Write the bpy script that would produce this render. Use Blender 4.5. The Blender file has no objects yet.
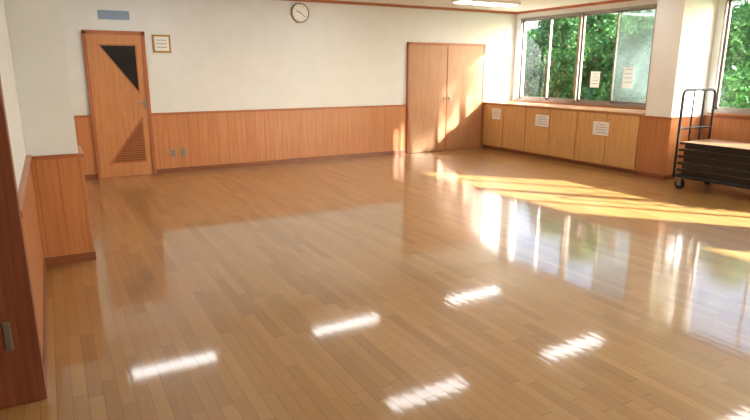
import bpy, math, random
from mathutils import Vector, Matrix
random.seed(7)
S = bpy.context.scene
S.view_settings.view_transform = 'Standard'
S.view_settings.look = 'None'

# ------------------------------------------------------------ materials
def nmat(name):
    m = bpy.data.materials.new(name); m.use_nodes = True
    nt = m.node_tree; b = nt.nodes['Principled BSDF']
    return m, nt, b
def N(nt, t, **kw):
    n = nt.nodes.new(t)
    for k, v in kw.items():
        if k in n.inputs.keys(): n.inputs[k].default_value = v
        else: setattr(n, k, v)
    return n
def math_(nt, op, a, b=None):
    n = nt.nodes.new('ShaderNodeMath'); n.operation = op
    for i, v in enumerate((a, b)):
        if v is None: continue
        if isinstance(v, (int, float)): n.inputs[i].default_value = v
        else: nt.links.new(v, n.inputs[i])
    return n.outputs[0]
def ramp(nt, fac, stops):
    r = nt.nodes.new('ShaderNodeValToRGB')
    el = r.color_ramp.elements
    while len(el) < len(stops): el.new(0.5)
    for e, (p, c) in zip(el, stops):
        e.position = p; e.color = (c[0], c[1], c[2], 1)
    nt.links.new(fac, r.inputs[0]); return r.outputs[0]
def srgb(r, g, b):
    f = lambda c: (c/255/12.92) if c/255 <= .04045 else ((c/255+.055)/1.055)**2.4
    return (f(r), f(g), f(b))

def plain(name, col, rough=.5, metal=0, noise=.04, bump=0.0, spec=.5):
    m, nt, b = nmat(name)
    tc = N(nt, 'ShaderNodeTexCoord')
    n = N(nt, 'ShaderNodeTexNoise', Scale=6.0, Detail=4.0)
    nt.links.new(tc.outputs['Object'], n.inputs['Vector'])
    a = tuple(c*(1-noise) for c in col); c2 = tuple(min(1, c*(1+noise)) for c in col)
    nt.links.new(ramp(nt, n.outputs[0], [(.3, a), (.7, c2)]), b.inputs['Base Color'])
    b.inputs['Roughness'].default_value = rough; b.inputs['Metallic'].default_value = metal
    b.inputs['Specular IOR Level'].default_value = spec
    if bump:
        n2 = N(nt, 'ShaderNodeTexNoise', Scale=180.0, Detail=2.0)
        nt.links.new(tc.outputs['Object'], n2.inputs['Vector'])
        bp = N(nt, 'ShaderNodeBump', Strength=bump, Distance=.002)
        nt.links.new(n2.outputs[0], bp.inputs['Height']); nt.links.new(bp.outputs[0], b.inputs['Normal'])
    return m

def wood(name, dark, light, axis='Z', seam=None, seam_axis='X', rough=.4, scale=1.0, coat=0.15):
    m, nt, b = nmat(name)
    tc = N(nt, 'ShaderNodeTexCoord')
    mp = N(nt, 'ShaderNodeMapping')
    sc = {'X': (1.2, 22, 22), 'Y': (22, 1.2, 22), 'Z': (22, 22, 1.2)}[axis]
    mp.inputs['Scale'].default_value = tuple(s*scale for s in sc)
    nt.links.new(tc.outputs['Object'], mp.inputs[0])
    n = N(nt, 'ShaderNodeTexNoise', Scale=1.6, Detail=6.0, Roughness=.6, Distortion=.6)
    nt.links.new(mp.outputs[0], n.inputs['Vector'])
    fac = n.outputs[0]
    if seam:
        sp = N(nt, 'ShaderNodeSeparateXYZ'); nt.links.new(tc.outputs['Object'], sp.inputs[0])
        q = math_(nt, 'DIVIDE', sp.outputs[seam_axis], seam)
        cell = math_(nt, 'FLOOR', q); fr = math_(nt, 'FRACT', q)
        wn = N(nt, 'ShaderNodeTexWhiteNoise', noise_dimensions='1D'); nt.links.new(cell, wn.inputs['W'])
        fac = math_(nt, 'ADD', math_(nt, 'MULTIPLY', fac, .88), math_(nt, 'MULTIPLY', wn.outputs[0], .12))
    col = ramp(nt, fac, [(.32, dark), (.68, light)])
    if seam:
        line = math_(nt, 'LESS_THAN', fr, .005/seam)
        mx = N(nt, 'ShaderNodeMixRGB', blend_type='MULTIPLY'); nt.links.new(line, mx.inputs[0])
        nt.links.new(col, mx.inputs[1]); mx.inputs[2].default_value = (.65, .6, .55, 1); col = mx.outputs[0]
    nt.links.new(col, b.inputs['Base Color'])
    b.inputs['Roughness'].default_value = rough
    b.inputs['Coat Weight'].default_value = coat; b.inputs['Coat Roughness'].default_value = .25
    bp = N(nt, 'ShaderNodeBump', Strength=.12, Distance=.002)
    nt.links.new(n.outputs[0], bp.inputs['Height']); nt.links.new(bp.outputs[0], b.inputs['Normal'])
    return m

def floor_mat():
    m, nt, b = nmat('strip_flooring')
    tc = N(nt, 'ShaderNodeTexCoord'); sp = N(nt, 'ShaderNodeSeparateXYZ')
    nt.links.new(tc.outputs['Object'], sp.inputs[0])
    W, L = .066, .75
    qx = math_(nt, 'DIVIDE', sp.outputs['X'], W)
    row = math_(nt, 'FLOOR', qx); fx = math_(nt, 'FRACT', qx)
    w1 = N(nt, 'ShaderNodeTexWhiteNoise', noise_dimensions='1D'); nt.links.new(row, w1.inputs['W'])
    qy = math_(nt, 'ADD', math_(nt, 'DIVIDE', sp.outputs['Y'], L), math_(nt, 'MULTIPLY', w1.outputs[0], 7.3))
    col = math_(nt, 'FLOOR', qy); fy = math_(nt, 'FRACT', qy)
    cb = N(nt, 'ShaderNodeCombineXYZ'); nt.links.new(row, cb.inputs[0]); nt.links.new(col, cb.inputs[1])
    w2 = N(nt, 'ShaderNodeTexWhiteNoise', noise_dimensions='3D'); nt.links.new(cb.outputs[0], w2.inputs['Vector'])
    mp = N(nt, 'ShaderNodeMapping'); mp.inputs['Scale'].default_value = (26, 1.6, 1)
    nt.links.new(tc.outputs['Object'], mp.inputs[0])
    va = N(nt, 'ShaderNodeVectorMath', operation='ADD'); nt.links.new(mp.outputs[0], va.inputs[0])
    vs = N(nt, 'ShaderNodeVectorMath', operation='SCALE'); vs.inputs['Scale'].default_value = 30
    nt.links.new(w2.outputs['Color'], vs.inputs[0]); nt.links.new(vs.outputs[0], va.inputs[1])
    n = N(nt, 'ShaderNodeTexNoise', Scale=2.0, Detail=5.0, Roughness=.6); nt.links.new(va.outputs[0], n.inputs['Vector'])
    f = math_(nt, 'ADD', math_(nt, 'MULTIPLY', w2.outputs['Value'], .55), math_(nt, 'MULTIPLY', n.outputs[0], .45))
    c = ramp(nt, f, [(.1, srgb(150, 108, 58)), (.45, srgb(170, 128, 73)), (.75, srgb(178, 136, 80)), (.95, srgb(190, 150, 93))])
    lx = math_(nt, 'LESS_THAN', fx, .035); ly = math_(nt, 'LESS_THAN', fy, .005)
    ln = math_(nt, 'MAXIMUM', lx, ly)
    mx = N(nt, 'ShaderNodeMixRGB', blend_type='MULTIPLY'); nt.links.new(ln, mx.inputs[0])
    nt.links.new(c, mx.inputs[1]); mx.inputs[2].default_value = (.6, .52, .42, 1)
    nt.links.new(mx.outputs[0], b.inputs['Base Color'])
    b.inputs['Roughness'].default_value = .35
    b.inputs['Coat Weight'].default_value = 1.0; b.inputs['Coat Roughness'].default_value = .065
    cup = math_(nt, 'MULTIPLY', math_(nt, 'POWER', math_(nt, 'ABSOLUTE', math_(nt, 'SUBTRACT', fx, .5)), 2), .4)
    n3 = N(nt, 'ShaderNodeTexNoise', Scale=5.0, Detail=2.0); nt.links.new(tc.outputs['Object'], n3.inputs['Vector'])
    n4 = N(nt, 'ShaderNodeTexNoise', Scale=38.0, Detail=2.0); nt.links.new(tc.outputs['Object'], n4.inputs['Vector'])
    tilt = math_(nt, 'MULTIPLY', math_(nt, 'MULTIPLY', math_(nt, 'SUBTRACT', w2.outputs['Value'], .5), math_(nt, 'SUBTRACT', fx, .5)), .14)
    h = math_(nt, 'SUBTRACT', math_(nt, 'ADD', math_(nt, 'ADD', math_(nt, 'MULTIPLY', n3.outputs[0], .3), math_(nt, 'MULTIPLY', n4.outputs[0], .05)), math_(nt, 'ADD', tilt, math_(nt, 'MULTIPLY', n.outputs[0], .03))), math_(nt, 'ADD', cup, math_(nt, 'MULTIPLY', ln, .5)))
    bp = N(nt, 'ShaderNodeBump', Strength=.36, Distance=.003)
    nt.links.new(h, bp.inputs['Height'])
    nt.links.new(bp.outputs[0], b.inputs['Normal']); nt.links.new(bp.outputs[0], b.inputs['Coat Normal'])
    return m

def glass_mat(name, tint, gl=.06, haze=0.0):
    m, nt, b = nmat(name); nt.nodes.remove(b)
    out = nt.nodes['Material Output']
    t = N(nt, 'ShaderNodeBsdfTransparent'); t.inputs[0].default_value = (*tint, 1)
    g = N(nt, 'ShaderNodeBsdfGlossy'); g.inputs['Roughness'].default_value = .02
    mx = N(nt, 'ShaderNodeMixShader'); mx.inputs[0].default_value = gl
    nt.links.new(t.outputs[0], mx.inputs[1]); nt.links.new(g.outputs[0], mx.inputs[2]); o = mx.outputs[0]
    if haze:
        d = N(nt, 'ShaderNodeBsdfDiffuse'); d.inputs[0].default_value = (.3, .34, .33, 1)
        tl = N(nt, 'ShaderNodeBsdfTranslucent'); tl.inputs[0].default_value = (.24, .29, .27, 1)
        ad = N(nt, 'ShaderNodeMixShader'); ad.inputs[0].default_value = .5
        nt.links.new(d.outputs[0], ad.inputs[1]); nt.links.new(tl.outputs[0], ad.inputs[2])
        m2 = N(nt, 'ShaderNodeMixShader'); m2.inputs[0].default_value = haze
        nt.links.new(o, m2.inputs[1]); nt.links.new(ad.outputs[0], m2.inputs[2]); o = m2.outputs[0]
    nt.links.new(o, out.inputs[0]); return m

def emit(name, col, s):
    m, nt, b = nmat(name)
    b.inputs['Base Color'].default_value = (.9, .9, .9, 1)
    b.inputs['Emission Color'].default_value = (*col, 1); b.inputs['Emission Strength'].default_value = s
    return m

def leaf_mat(name, a, b_, c, fac=.35):
    m, nt, b = nmat(name)
    gi = N(nt, 'ShaderNodeTexCoord')
    n = N(nt, 'ShaderNodeTexNoise', Scale=2.5, Detail=5.0); nt.links.new(gi.outputs['Object'], n.inputs['Vector'])
    col = ramp(nt, n.outputs[0], [(.3, a), (.5, b_), (.7, c)])
    nt.links.new(col, b.inputs['Base Color']); b.inputs['Roughness'].default_value = .5
    out = nt.nodes['Material Output']
    tl = N(nt, 'ShaderNodeBsdfTranslucent'); nt.links.new(col, tl.inputs[0])
    mx = N(nt, 'ShaderNodeMixShader'); mx.inputs[0].default_value = fac
    nt.links.new(b.outputs[0], mx.inputs[1]); nt.links.new(tl.outputs[0], mx.inputs[2]); nt.links.new(mx.outputs[0], out.inputs[0])
    return m

M_wall = plain('off_white_wallpaper', srgb(231, 233, 232), .85, noise=.02, bump=.15, spec=.2)
M_ceil = plain('ceiling_board', srgb(232, 233, 231), .9, noise=.02, bump=.2, spec=.2)
M_wains = wood('wainscot_wood', srgb(182, 116, 70), srgb(202, 136, 88), 'Z', .15, 'X', .38)
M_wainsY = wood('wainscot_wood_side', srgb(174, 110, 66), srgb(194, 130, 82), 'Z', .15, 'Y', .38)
M_cap = wood('rail_wood', srgb(158, 92, 54), srgb(184, 114, 72), 'X', rough=.35)
M_capY = wood('rail_wood_side', srgb(158, 92, 54), srgb(184, 114, 72), 'Y', rough=.35)
M_base = wood('baseboard_wood', srgb(120, 68, 42), srgb(148, 88, 56), 'X')
M_frame = wood('door_frame_wood', srgb(160, 92, 54), srgb(184, 112, 70), 'Z')
M_door = wood('door_wood', srgb(186, 122, 74), srgb(206, 144, 94), 'Z')
M_ddoor = wood('double_door_wood', srgb(170, 118, 80), srgb(192, 142, 102), 'Z')
M_cab = wood('cabinet_wood', srgb(198, 150, 92), srgb(218, 174, 114), 'Z')
M_cabtop = wood('cabinet_top_wood', srgb(184, 128, 76), srgb(204, 150, 98), 'Y')
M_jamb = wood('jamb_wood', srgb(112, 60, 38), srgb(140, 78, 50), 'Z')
M_floor = floor_mat()
M_alu = plain('window_aluminium', srgb(152, 146, 138), .4, .6)
M_alud = plain('window_gasket', srgb(60, 58, 56), .5, .2)
M_glass = glass_mat('window_glass', (.96, .98, .975), .03)
M_haze = glass_mat('insect_screen', (.9, .95, .95), .04, .4)
M_black = plain('black_steel', srgb(24, 24, 28), .35, .3)
M_rub = plain('black_rubber', srgb(30, 30, 30), .7)
M_cast = plain('caster_grey', srgb(90, 90, 92), .5)
M_chrome = plain('brushed_metal', srgb(150, 145, 138), .35, .8)
M_paper = plain('white_paper', srgb(238, 236, 230), .8)
M_wpaper = leaf_mat('backlit_paper', srgb(236, 236, 232), srgb(240, 240, 236), srgb(243, 243, 240), .3)
M_ink = plain('printed_ink', srgb(150, 150, 160), .8)
M_dglass = plain('dark_glass', srgb(38, 34, 32), .12)
M_louv = wood('louver_wood', srgb(124, 78, 48), srgb(150, 98, 62), 'X')
M_white = plain('white_plastic', srgb(240, 238, 232), .4)
M_blue = plain('blue_grey_label', srgb(130, 156, 182), .5)
M_gold = plain('gold_frame', srgb(176, 140, 70), .35, .3)
M_rim = plain('clock_rim', srgb(160, 130, 96), .35, .1)
M_lamp = emit('lamp_diffuser', (.97, 1, 1), 9.0)
M_table = wood('table_top_wood', srgb(120, 84, 50), srgb(146, 104, 64), 'Y')
M_leaf = leaf_mat('foliage', srgb(36, 76, 36), srgb(70, 122, 58), srgb(118, 164, 84))
M_bark = plain('bark', srgb(92, 74, 56), .9, noise=.3)
M_hill = leaf_mat('hillside_shrubs', srgb(24, 56, 30), srgb(52, 98, 50), srgb(90, 136, 70))
M_conc = plain('exterior_ground', srgb(110, 125, 80), .95, noise=.2)

# ------------------------------------------------------------ mesh builder
class MB:
    def __init__(s): s.v = []; s.f = []; s.m = []; s.sm = []; s.mats = []
    def mi(s, m):
        if m not in s.mats: s.mats.append(m)
        return s.mats.index(m)
    def add(s, vs, fs, m, smooth=False):
        o = len(s.v); s.v += [tuple(v) for v in vs]; k = s.mi(m)
        for f in fs: s.f.append(tuple(i+o for i in f)); s.m.append(k); s.sm.append(smooth)
    def box(s, x0, x1, y0, y1, z0, z1, m):
        vs = [(x, y, z) for x in (x0, x1) for y in (y0, y1) for z in (z0, z1)]
        s.add(vs, [(0, 1, 3, 2), (4, 6, 7, 5), (0, 4, 5, 1), (2, 3, 7, 6), (0, 2, 6, 4), (1, 5, 7, 3)], m)
    def prism(s, pts, d, m):
        n = len(pts); a = [Vector(p) for p in pts]; b = [p+Vector(d) for p in a]
        fs = [tuple(range(n)), tuple(range(2*n-1, n-1, -1))]+[(i, (i+1) % n, n+(i+1) % n, n+i) for i in range(n)]
        s.add(a+b, fs, m)
    def cyl(s, p0, p1, r, m, n=20, r2=None):
        s.tube([p0, p1], r, m, n, r2)
    def tube(s, pts, r, m, n=12, r2=None):
        pts = [Vector(p) for p in pts]; vs = []; rings = len(pts)
        up = None
        for i, p in enumerate(pts):
            d = (pts[min(i+1, rings-1)]-pts[max(i-1, 0)]).normalized()
            if up is None: up = d.orthogonal().normalized()
            up = (up-d*up.dot(d)).normalized(); w = d.cross(up)
            rr = r if r2 is None else r+(r2-r)*i/(rings-1)
            for k in range(n):
                a = 2*math.pi*k/n; vs.append(p+up*math.cos(a)*rr+w*math.sin(a)*rr)
        fs = [(i*n+k, i*n+(k+1) % n, (i+1)*n+(k+1) % n, (i+1)*n+k) for i in range(rings-1) for k in range(n)]
        s.add(vs, fs, m, True)
        s.add(vs[:n], [tuple(range(n-1, -1, -1))], m); s.add(vs[-n:], [tuple(range(n))], m)
    def build(s, name, loc=(0, 0, 0), bevel=0, parent=None):
        me = bpy.data.meshes.new(name); L = Vector(loc)
        me.from_pydata([Vector(v)-L for v in s.v], [], s.f)
        for m in s.mats: me.materials.append(m)
        me.polygons.foreach_set('material_index', s.m); me.polygons.foreach_set('use_smooth', s.sm)
        me.update(); o = bpy.data.objects.new(name, me); o.location = L
        S.collection.objects.link(o)
        if bevel:
            b = o.modifiers.new('bevel', 'BEVEL'); b.width = bevel; b.segments = 2; b.limit_method = 'ANGLE'
            b.harden_normals = False
        if parent: o.parent = parent; o.matrix_parent_inverse = parent.matrix_world.inverted()
        return o
def empty(name, loc):
    e = bpy.data.objects.new(name, None); e.location = loc; S.collection.objects.link(e)
    e.empty_display_size = .2; bpy.context.view_layer.update(); return e
def rounded(pts, r, seg=6):
    pts = [Vector(p) for p in pts]; out = [pts[0]]
    for a, b, c in zip(pts, pts[1:], pts[2:]):
        u = (a-b).normalized(); v = (c-b).normalized(); p0 = b+u*r; p1 = b+v*r
        for i in range(seg+1):
            t = i/seg; out.append(p0*(1-t)**2+b*2*t*(1-t)+p1*t*t)
    out.append(pts[-1]); return out

# ------------------------------------------------------------ dimensions
XL, XR, YB, YF, H = -.2, 8.27, 9.1, -6.0, 2.63
XA = -1.5
WZ0, WZ1 = .93, 2.5
CX = 7.5

m = MB(); m.box(XA-.15, XR+.15, YF-.15, YB+.15, -.15, 0, M_floor); m.build('floor')
m = MB(); m.box(XA-.15, XR+.15, YF-.15, YB+.15, H, H+.15, M_ceil); m.build('ceiling')
m = MB(); m.box(XA-.15, XR+.15, YB, YB+.15, 0, H, M_wall); m.build('wall_back')
m = MB(); m.box(XA-.15, XR+.15, YF-.15, YF, 0, H, M_wall); m.build('wall_front')
m = MB(); m.box(XL-.15, XL, 3.0, YB, 0, H, M_wall); m.box(XA-.15, XL-.15, 3.0, 3.15, 0, H, M_wall)
m.box(XA-.15, XA, YF, 3.0, 0, H, M_wall); m.build('wall_left')
WIN = [(5.55, 8.95), (.05, 4.95), (-5.4, -.4)]
m = MB(); m.box(XR, XR+.15, YF, YB, 0, WZ0, M_wall); m.box(XR, XR+.15, YF, YB, WZ1, H, M_wall)
for a, b in [(8.95, YB), (4.95, 5.55), (-.4, .05), (YF, -5.4)]: m.box(XR, XR+.15, a, b, WZ0, WZ1, M_wall)
m.build('wall_right')

def pillar(name, x0, x1, y0, y1, side, top=.88):
    m = MB(); m.box(x0, x1, y0, y1, 0, H, M_wall)
    t = .025
    sx0, sx1 = (x0, x1+t) if side == 'L' else (x0-t, x1)
    m.box(sx0, sx1, y0-t, y0, .07, top-.03, M_wains); m.box(sx0, sx1, y1, y1+t, .07, top-.03, M_wains)
    if side == 'L': m.box(x1, x1+t, y0, y1, .07, top-.03, M_wainsY)
    else: m.box(x0-t, x0, y0, y1, .07, top-.03, M_wainsY)
    e = .012
    for z0, z1, mm in ((top-.03, top, M_cap), (0, .07, M_base)):
        m.box(sx0-(e if side == 'R' else 0), sx1+(e if side == 'L' else 0), y0-t-e, y0, z0, z1, mm)
        m.box(sx0-(e if side == 'R' else 0), sx1+(e if side == 'L' else 0), y1, y1+t+e, z0, z1, mm)
        if side == 'L': m.box(x1, x1+t+e, y0, y1, z0, z1, mm)
        else: m.box(x0-t-e, x0, y0, y1, z0, z1, mm)
    return m.build(name, bevel=.003)
pillar('pillar', XL, .155, 5.1, 5.6, 'L')
pillar('pillar', CX+.025, XR, 5.06, 5.47, 'R')
pillar('pillar', CX+.025, XR, -.35, -.02, 'R')

D1 = (.49, 1.29); D2 = (5.72, 7.49)
tn = [2]
def tname(): tn[0] += 1; return 'trim_%d' % tn[0]
def wainscot_x(x0, x1, y):
    m = MB(); m.box(x0, x1, y-.02, y, .07, .87, M_wains); m.box(x0, x1, y-.035, y, .87, .905, M_cap)
    return m.build(tname(), bevel=.003)
wainscot_x(XL, D1[0], YB); wainscot_x(D1[1], D2[0], YB)
for a, b in ((XL, D1[0]), (D1[1], D2[0])):
    m = MB(); m.box(a, b, YB-.03, YB, 0, .07, M_base); m.build('baseboard_back', bevel=.003)
def wainscot_y(x, sgn, y0, y1, bname):
    m = MB(); a, b = sorted((x, x+sgn*.02)); m.box(a, b, y0, y1, .07, .87, M_wainsY)
    a, b = sorted((x, x+sgn*.035)); m.box(a, b, y0, y1, .865, .895, M_capY); m.build(tname(), bevel=.003)
    m = MB(); a, b = sorted((x, x+sgn*.03)); m.box(a, b, y0, y1, 0, .07, M_base); m.build(bname, bevel=.003)
wainscot_y(XL, 1, 3.0, 5.06, 'baseboard_left')
wainscot_y(XL, 1, 5.64, YB-.04, 'baseboard_left')
wainscot_y(XA, 1, YF, 2.99, 'baseboard_left')
wainscot_y(XR, -1, .02, 5.02, 'baseboard_right')
wainscot_y(XR, -1, YF, -.39, 'baseboard_right')
m = MB(); m.box(XA+.04, XR-.04, YF, YF+.02, 0, .87, M_wains); m.box(XA+.04, XR-.04, YF, YF+.035, .87, .905, M_cap); m.build(tname())

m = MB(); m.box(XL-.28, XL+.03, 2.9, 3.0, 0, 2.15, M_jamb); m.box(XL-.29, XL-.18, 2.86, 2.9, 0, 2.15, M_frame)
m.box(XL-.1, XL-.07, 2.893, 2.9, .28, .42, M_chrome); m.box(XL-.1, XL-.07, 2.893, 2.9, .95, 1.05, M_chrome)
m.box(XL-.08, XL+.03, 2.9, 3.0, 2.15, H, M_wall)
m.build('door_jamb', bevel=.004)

m = MB(); m.box(XL, XR, YB-.03, YB, H-.045, H, M_cap); m.build('trim_1')
m = MB(); m.box(XR-.03, XR, 5.5, YB-.03, H-.045, H, M_capY); m.box(XR-.03, XR, .02, 5.03, H-.045, H, M_capY); m.build('trim_2')

# ------------------------------------------------------------ windows
def window(name, y0, y1, units, screens=()):
    m = MB(); x0, x1 = XR-.015, XR+.1; f = .04
    m.box(XR-.06, x1, y0-.03, y1+.03, WZ0-.03, WZ0, M_capY)
    m.box(x0, x1, y0, y1, WZ0, WZ0+f, M_alu); m.box(x0, x1, y0, y1, WZ1-f, WZ1, M_alu)
    ys = [y1-(y1-y0)*i/units for i in range(units+1)] if isinstance(units, int) else units
    for i, y in enumerate(ys):
        w = .028
        a = max(y0, y-w); b = min(y1, y+w)
        m.box(x0, x1, a, b, WZ0, WZ1, M_alu)
    for i in range(len(ys)-1):
        ya, yb = ys[i+1]+.028, ys[i]-.028; ym = (ya+yb)/2
        for k, (a, b, xo) in enumerate(((ym-.02, yb, .03), (ya, ym+.02, .06))):
            if b-a < .1: continue
            s = .028; X0 = XR+xo; X1 = X0+.022; z0, z1 = WZ0+f, WZ1-f
            m.box(X0, X1, a, a+s, z0, z1, M_alu); m.box(X0, X1, b-s, b, z0, z1, M_alu)
            m.box(X0, X1, a, b, z0, z0+s+.01, M_alu); m.box(X0, X1, a, b, z1-s, z1, M_alu)
            m.box(X0+.009, X0+.012, a+s, b-s, z0+s, z1-s, M_glass)
            if (i, k) in screens: m.box(XR+.09, XR+.0915, a+.01, b-.01, z0, z1, M_haze)
        m.box(XR+.018, XR+.03, ym-.012, ym+.012, 1.55, 1.62, M_alud)
    return m.build(name, bevel=0)
window('window_1', *WIN[0], [8.95, 7.47, 5.99, 5.55], screens=((1, 1),))
window('window_2', *WIN[1], [4.95, 3.32, 1.69, .05])
window('window_3', *WIN[2], 3)

# ------------------------------------------------------------ doors
m = MB(); a, b = D1; ty = YB-.05
m.box(a-.0, a+.045, ty, YB, 0, 2.04, M_frame); m.box(b-.045, b, ty, YB, 0, 2.04, M_frame); m.box(a, b, ty, YB, 2.0, 2.05, M_frame)
m.box(a+.045, b-.045, YB-.035, YB, .005, 2.0, M_door)
yf = YB-.035
def tri(p, q, r, y, d, mt): m.prism([(p[0], y, p[1]), (q[0], y, q[1]), (r[0], y, r[1])], (0, d, 0), mt)
tri((.665, 1.87), (1.165, 1.87), (1.165, 1.17), yf-.006, .006, M_frame)
tri((.70, 1.85), (1.148, 1.85), (1.148, 1.222), yf-.009, .004, M_dglass)
tri((.66, .2), (1.165, .2), (1.165, .86), yf-.006, .006, M_frame)
for i in range(17):
    z = .225+i*.034
    xl = .665+(z+.03-.2)/.66*.5+.02
    if xl < 1.13: m.prism([(xl, yf-.006, z), (1.15, yf-.006, z), (1.15, yf-.016, z+.022), (xl, yf-.016, z+.022)], (0, .003, -.004), M_louv)
m.box(1.195, 1.228, yf-.006, yf, .96, 1.12, M_chrome)
m.cyl((1.211, yf-.045, 1.05), (1.211, yf, 1.05), .011, M_chrome)
m.tube(rounded([(1.211, yf-.045, 1.05), (1.15, yf-.05, 1.05), (1.10, yf-.045, 1.05)], .02), .009, M_chrome)
m.cyl((1.211, yf-.012, .99), (1.211, yf, .99), .013, M_chrome)
for z in (.25, 1.75): m.cyl((a+.045, yf-.008, z-.05), (a+.045, yf-.008, z+.05), .008, M_chrome)
m.build('door_1', bevel=.002)
m = MB(); a, b = D2
m.box(a, a+.035, ty, YB, 0, 2.0, M_frame); m.box(b-.035, b, ty, YB, 0, 2.0, M_frame); m.box(a, b, ty, YB, 1.965, 2.005, M_frame)
c = (a+b)/2
for x0, x1 in ((a+.037, c-.002), (c+.002, b-.037)): m.box(x0, x1, YB-.04, YB, .006, 1.963, M_ddoor)
m.box(c-.012, c+.012, YB-.048, YB-.04, .006, 1.963, M_frame)
for x in (c-.06, c+.06):
    m.box(x-.014, x+.014, YB-.045, YB-.04, .93, 1.07, M_chrome); m.cyl((x, YB-.075, 1.0), (x, YB-.04, 1.0), .016, M_chrome)
m.build('door_2', bevel=.002)

# ------------------------------------------------------------ storage cabinets under window
cab = empty('storage_cabinet', (CX+.3, 7.3, 0))
m = MB(); y0, y1 = 5.51, YB-.001; xe = XR-.002
m.box(CX+.02, xe, y0, y1, .06, .88, M_cabtop); m.box(CX+.05, xe, y0, y1, 0, .06, M_base)
m.box(CX-.01, XR-.062, y0, y1, .88, .905, M_cabtop); m.build('carcass', bevel=.003, parent=cab)
edges = [9.05, 8.46, 7.87, 7.28, 6.69, 6.10, 5.53]
for i in range(6):
    m = MB(); m.box(CX, CX+.02, edges[i+1]+.006, edges[i]-.006, .075, .862, M_cab)
    ky = edges[i+1]+.06 if i % 2 == 0 else edges[i]-.06
    m.box(CX-.006, CX, ky-.015, ky+.015, .77, .79, M_chrome)
    m.build('door_panel_%d' % (i+1), bevel=.003, parent=cab)
def notice(name, x, y, z, w, h, mp=None):
    m = MB(); m.box(x-.003, x-.0005, y-w/2, y+w/2, z-h/2, z+h/2, mp or M_paper)
    for k in range(4):
        zz = z+h/2-.04-k*h*.2; ww = w*(.36 if k else .26)
        m.box(x-.0038, x-.003, y-ww, y+ww*(.9 if k % 2 else 1), zz-.004, zz+.004, M_ink)
    return m.build(name)
notice('notice_paper', CX, 8.66, .70, .24, .2); notice('notice_paper', CX, 7.46, .66, .32, .2); notice('notice_paper', CX, 6.2, .63, .3, .21)
notice('notice_paper', XR+.03, 7.08, 1.36, .19, .27, M_wpaper); notice('notice_paper', XR+.03, 6.42, 1.40, .2, .34, M_wpaper)

# ------------------------------------------------------------ wall items
cx, cz, R = 3.68, 2.41, .15; m = MB()
m.cyl((cx, YB-.03, cz), (cx, YB, cz), R, M_rim, 48)
ring = [(cx+math.cos(t*math.pi/24)*R*.95, YB-.032, cz+math.sin(t*math.pi/24)*R*.95) for t in range(49)]
m.tube(ring, .01, M_rim, 10)
m.cyl((cx, YB-.033, cz), (cx, YB-.03, cz), R*.9, M_white, 48)
for k in range(12):
    t = k*math.pi/6; u = Vector((math.sin(t), 0, math.cos(t)))
    p = Vector((cx, YB-.035, cz)); m.cyl(p+u*R*.7, p+u*R*.78, .003, M_black, 6)
for ang, ln, w in ((-1.1, .07, .005), (2.2, .1, .0035)):
    u = Vector((math.sin(ang), 0, math.cos(ang))); p = Vector((cx, YB-.037, cz)); m.cyl(p-u*.015, p+u*ln, w, M_black, 6)
m.build('wall_clock', loc=(cx, YB, cz))
m = MB(); x, z = 1.52, 1.89
m.box(x-.125, x+.125, YB-.018, YB, z-.125, z+.125, M_gold); m.box(x-.1, x+.1, YB-.021, YB-.018, z-.1, z+.1, M_paper)
for k in range(3): m.box(x-.07, x+.07, YB-.0225, YB-.021, z+.045-k*.05, z+.055-k*.05, M_ink)
m.build('framed_notice', bevel=.003)
m = MB(); x, z = .92, 2.26
m.box(x-.2, x+.2, YB-.012, YB, z-.06, z+.06, M_blue)
for k in range(5): m.box(x-.13+k*.055, x-.13+k*.055+.03, YB-.014, YB-.012, z-.018, z+.018, M_ink)
m.build('room_name_sign', bevel=.002)
for x in (1.55, 1.70):
    m = MB(); m.box(x-.035, x+.035, YB-.028, YB-.0205, .24, .36, M_chrome)
    for dz in (.27, .315): m.box(x-.014, x-.008, YB-.03, YB-.028, dz, dz+.018, M_black); m.box(x+.008, x+.014, YB-.03, YB-.028, dz, dz+.018, M_black)
    m.build('electrical_outlet', bevel=.002)

for yy in (7.95, 5.56, 3.2, .85, -1.5, -3.85):
    for xx in (1.15, 3.88, 6.55):
        m = MB(); m.box(-.62, .62, -.15, .15, -.035, 0, M_white)
        m.box(-.58, .58, -.12, .12, -.05, -.035, M_lamp)
        o = m.build('ceiling_light'); o.location = (xx, yy, H)

# ------------------------------------------------------------ trolley
cart = empty('hand_cart', (7.42, 3.75, 0))
cx0, cx1, cy0, cy1 = 7.1, 7.78, 2.75, 4.62
m = MB(); r = .016
m.tube(rounded([(cx0, cy0+.3, .17), (cx0, cy1, .17), (cx1, cy1, .17), (cx1, cy0, .17), (cx0, cy0, .17), (cx0, cy0+.3, .17)], .05), .02, M_black)
for y in (3.2, 3.7, 4.15): m.box(cx0, cx1, y-.02, y+.02, .155, .185, M_black)
m.build('base_frame', parent=cart)
for k, y in enumerate((cy1+.02, cy0-.02)):
    m = MB()
    m.tube(rounded([(cx0, y, .15), (cx0, y, 1.27), (cx1, y, 1.27), (cx1, y, .15)], .09, 8), r, M_black)
    m.tube([(cx0, y, .78), (cx1, y, .78)], r*.8, M_black); m.tube([(cx0, y, .42), (cx1, y, .42)], r*.8, M_black)
    m.tube([(cx0+.23, y, .42), (cx0+.23, y, 1.27)], r*.7, M_black); m.tube([(cx1-.23, y, .42), (cx1-.23, y, 1.27)], r*.7, M_black)
    m.build('end_rail_%d' % (k+1), parent=cart)
k = 0
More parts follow.
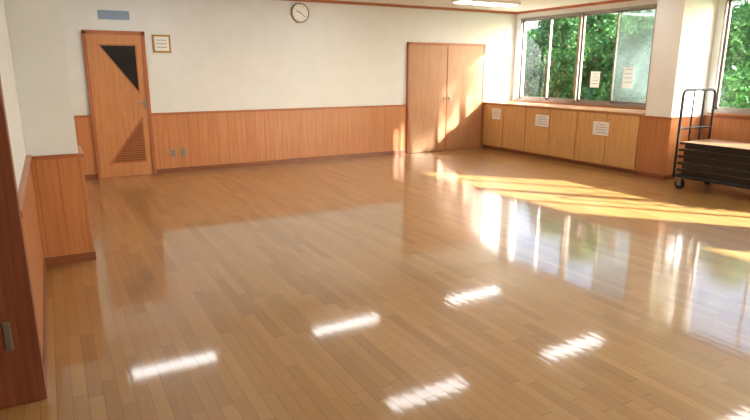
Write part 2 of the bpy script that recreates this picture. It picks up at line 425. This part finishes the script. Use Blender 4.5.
for x in (cx0+.03, cx1-.03):
    for y in (cy1-.06, cy0+.06):
        k += 1; m = MB()
        m.cyl((x-.018, y, .062), (x+.018, y, .062), .062, M_rub, 24); m.cyl((x-.02, y, .062), (x+.02, y, .062), .032, M_cast, 16)
        m.box(x-.03, x-.022, y-.03, y+.03, .05, .14, M_chrome); m.box(x+.022, x+.03, y-.03, y+.03, .05, .14, M_chrome)
        m.box(x-.045, x+.045, y-.045, y+.045, .135, .152, M_chrome)
        m.build('caster_%d' % k, parent=cart)
for i in range(5):
    z = .19+i*.086; t = MB(); j = random.uniform(-.012, .012)
    x0, x1, y0, y1 = cx0-.01+j, cx1-.05+j, cy0+.03, cy1-.02
    t.box(x0+.005, x1-.005, y0+.005, y1-.005, z+.052, z+.082, M_table)
    t.box(x0, x0+.006, y0, y1, z+.05, z+.08, M_black); t.box(x1-.006, x1, y0, y1, z+.05, z+.08, M_black)
    t.box(x0, x1, y0, y0+.006, z+.05, z+.08, M_black); t.box(x0, x1, y1-.006, y1, z+.05, z+.08, M_black)
    for x in (x0+.03, x1-.03):
        t.box(x-.012, x+.012, y0+.06, y1-.06, z, z+.05, M_black)
    for y in (y0+.12, y1-.12, y0+.75, y1-.75): t.cyl((x0+.03, y, z+.022), (x1-.03, y, z+.022), .014, M_black, 10)
    t.build('folded_table')

# ------------------------------------------------------------ outside
m = MB(); m.box(XR+.15, 60, -50, 60, -.5, -.4, M_conc); m.build('ground_outside')
def blob_leaves(n, rx, ry, rz, cz, size, seed, ncl=26, rc=(.3, .55)):
    rnd = random.Random(seed); m = MB(); vs = []; fs = []
    cl = []
    for _ in range(ncl):
        a = rnd.uniform(0, 6.283); h = rnd.uniform(-1, 1); q = math.sqrt(1-h*h)*rnd.uniform(.3, .95)
        cl.append((math.cos(a)*q*rx, math.sin(a)*q*ry, cz+h*rz*.85, rnd.uniform(*rc)))
    for _ in range(n):
        c = rnd.choice(cl); d = Vector((rnd.gauss(0, 1), rnd.gauss(0, 1), rnd.gauss(0, 1))).normalized()*c[3]*rnd.uniform(.6, 1.05)
        p = Vector(c[:3])+d
        u = Vector((rnd.gauss(0, 1), rnd.gauss(0, 1), rnd.gauss(0, .6))).normalized(); w = u.orthogonal().normalized()
        w = (Matrix.Rotation(rnd.uniform(0, 6.28), 3, u) @ w); s = size*rnd.uniform(.6, 1.2)
        o = len(vs); vs += [p, p+u*s*.5+w*s*.28, p+u*s, p+u*s*.5-w*s*.28]; fs.append((o, o+1, o+2, o+3))
    m.add(vs, fs, M_leaf)
    return m, cl
def tree_mesh(seed, n, rx, ry, rz, cz, size, ncl=26, rc=(.3, .55)):
    m, cl = blob_leaves(n, rx, ry, rz, cz, size, seed, ncl, rc)
    m.tube([(0, 0, 0), (.04, .02, cz*.5), (-.03, .03, cz)], .1, M_bark, 8, .05)
    for c in cl[:10]: m.tube([(0, 0, cz*.55), (c[0]*.5, c[1]*.5, (c[2]+cz*.6)/2), c[:3]], .03, M_bark, 6, .01)
    return m
protos = [tree_mesh(11+i, 6500, 1.25, 1.25, 1.6, 2.0, .13).build('tree') for i in range(3)]
pos = []
for i in range(9): pos.append((12.6+random.uniform(-.4, .6), 6.6+i*1.25))
for i in range(9): pos.append((15.2+random.uniform(-.5, .5), 7.5+i*1.7))
for i, (x, y) in enumerate(pos):
    if i < 3: o = protos[i]
    else: o = bpy.data.objects.new('tree', protos[i % 3].data); S.collection.objects.link(o)
    o.location = (x, y, -.42); o.rotation_euler = (0, 0, random.uniform(0, 6.28)); s = random.uniform(.9, 1.15); o.scale = (s, s, s)
# tall unseen trees, added sunward to shade and dapple the sun patches
o = tree_mesh(41, 4200, .4, .4, 1.15, 5.6, .16, 22, (.25, .42)).build('tree'); o.location = (13.3, -1.95, -.42)
o = tree_mesh(43, 3600, 1.0, 1.0, 1.3, 6.4, .12, 24, (.25, .45)).build('tree'); o.location = (14.5, -.4, -.42)
m = MB(); vs = []; fs = []; nx, ny = 24, 90
for i in range(nx):
    for j in range(ny):
        x = 17.5+i*.5; y = 2+j*.5
        z = -.45+min(1, i/7)*3.1+random.uniform(-.25, .25)*(i > 0)+i*.06
        vs.append((x+random.uniform(-.15, .15), y, z))
for i in range(nx-1):
    for j in range(ny-1): fs.append((i*ny+j, (i+1)*ny+j, (i+1)*ny+j+1, i*ny+j+1))
m.add(vs, fs, M_hill); m.build('hillside')

# ------------------------------------------------------------ light
w = bpy.data.worlds.new('sky'); S.world = w; w.use_nodes = True; nt = w.node_tree
bg = nt.nodes['Background']; sky = nt.nodes.new('ShaderNodeTexSky')
sky.sky_type = 'NISHITA'; sky.sun_disc = False; sky.sun_elevation = math.radians(24); sky.sun_rotation = math.radians(146)
sky.air_density = 1.0; sky.dust_density = 3.0
hs = nt.nodes.new('ShaderNodeHueSaturation'); hs.inputs['Saturation'].default_value = .85
nt.links.new(sky.outputs[0], hs.inputs['Color'])
nt.links.new(hs.outputs[0], bg.inputs[0]); bg.inputs[1].default_value = 1.0
sd = bpy.data.lights.new('sun', 'SUN'); sd.energy = 48; sd.angle = math.radians(1.1); sd.color = (1, .99, 1)
so = bpy.data.objects.new('sun', sd); S.collection.objects.link(so)
so.rotation_euler = Vector((-1, 1.2, -.70)).to_track_quat('-Z', 'Y').to_euler(); so.location = (20, -20, 12)

# ------------------------------------------------------------ camera
cd = bpy.data.cameras.new('camera'); cam = bpy.data.objects.new('camera', cd); S.collection.objects.link(cam)
f = 576.; pp = (375, 210); vl = (45, 70); vr = (1440, 70)
dY = Vector((vl[0]-pp[0], pp[1]-vl[1], -f)).normalized()
dX = Vector((vr[0]-pp[0], pp[1]-vr[1], -f)).normalized()
dX = (dX-dY*dX.dot(dY)).normalized(); dZ = dX.cross(dY)
R3 = Matrix((dX, dY, dZ))
M4 = R3.to_4x4(); M4.translation = (0, 0, 1.52); cam.matrix_world = M4
cd.sensor_width = 36; cd.lens = f/750*36; cd.clip_start = .05
S.camera = cam
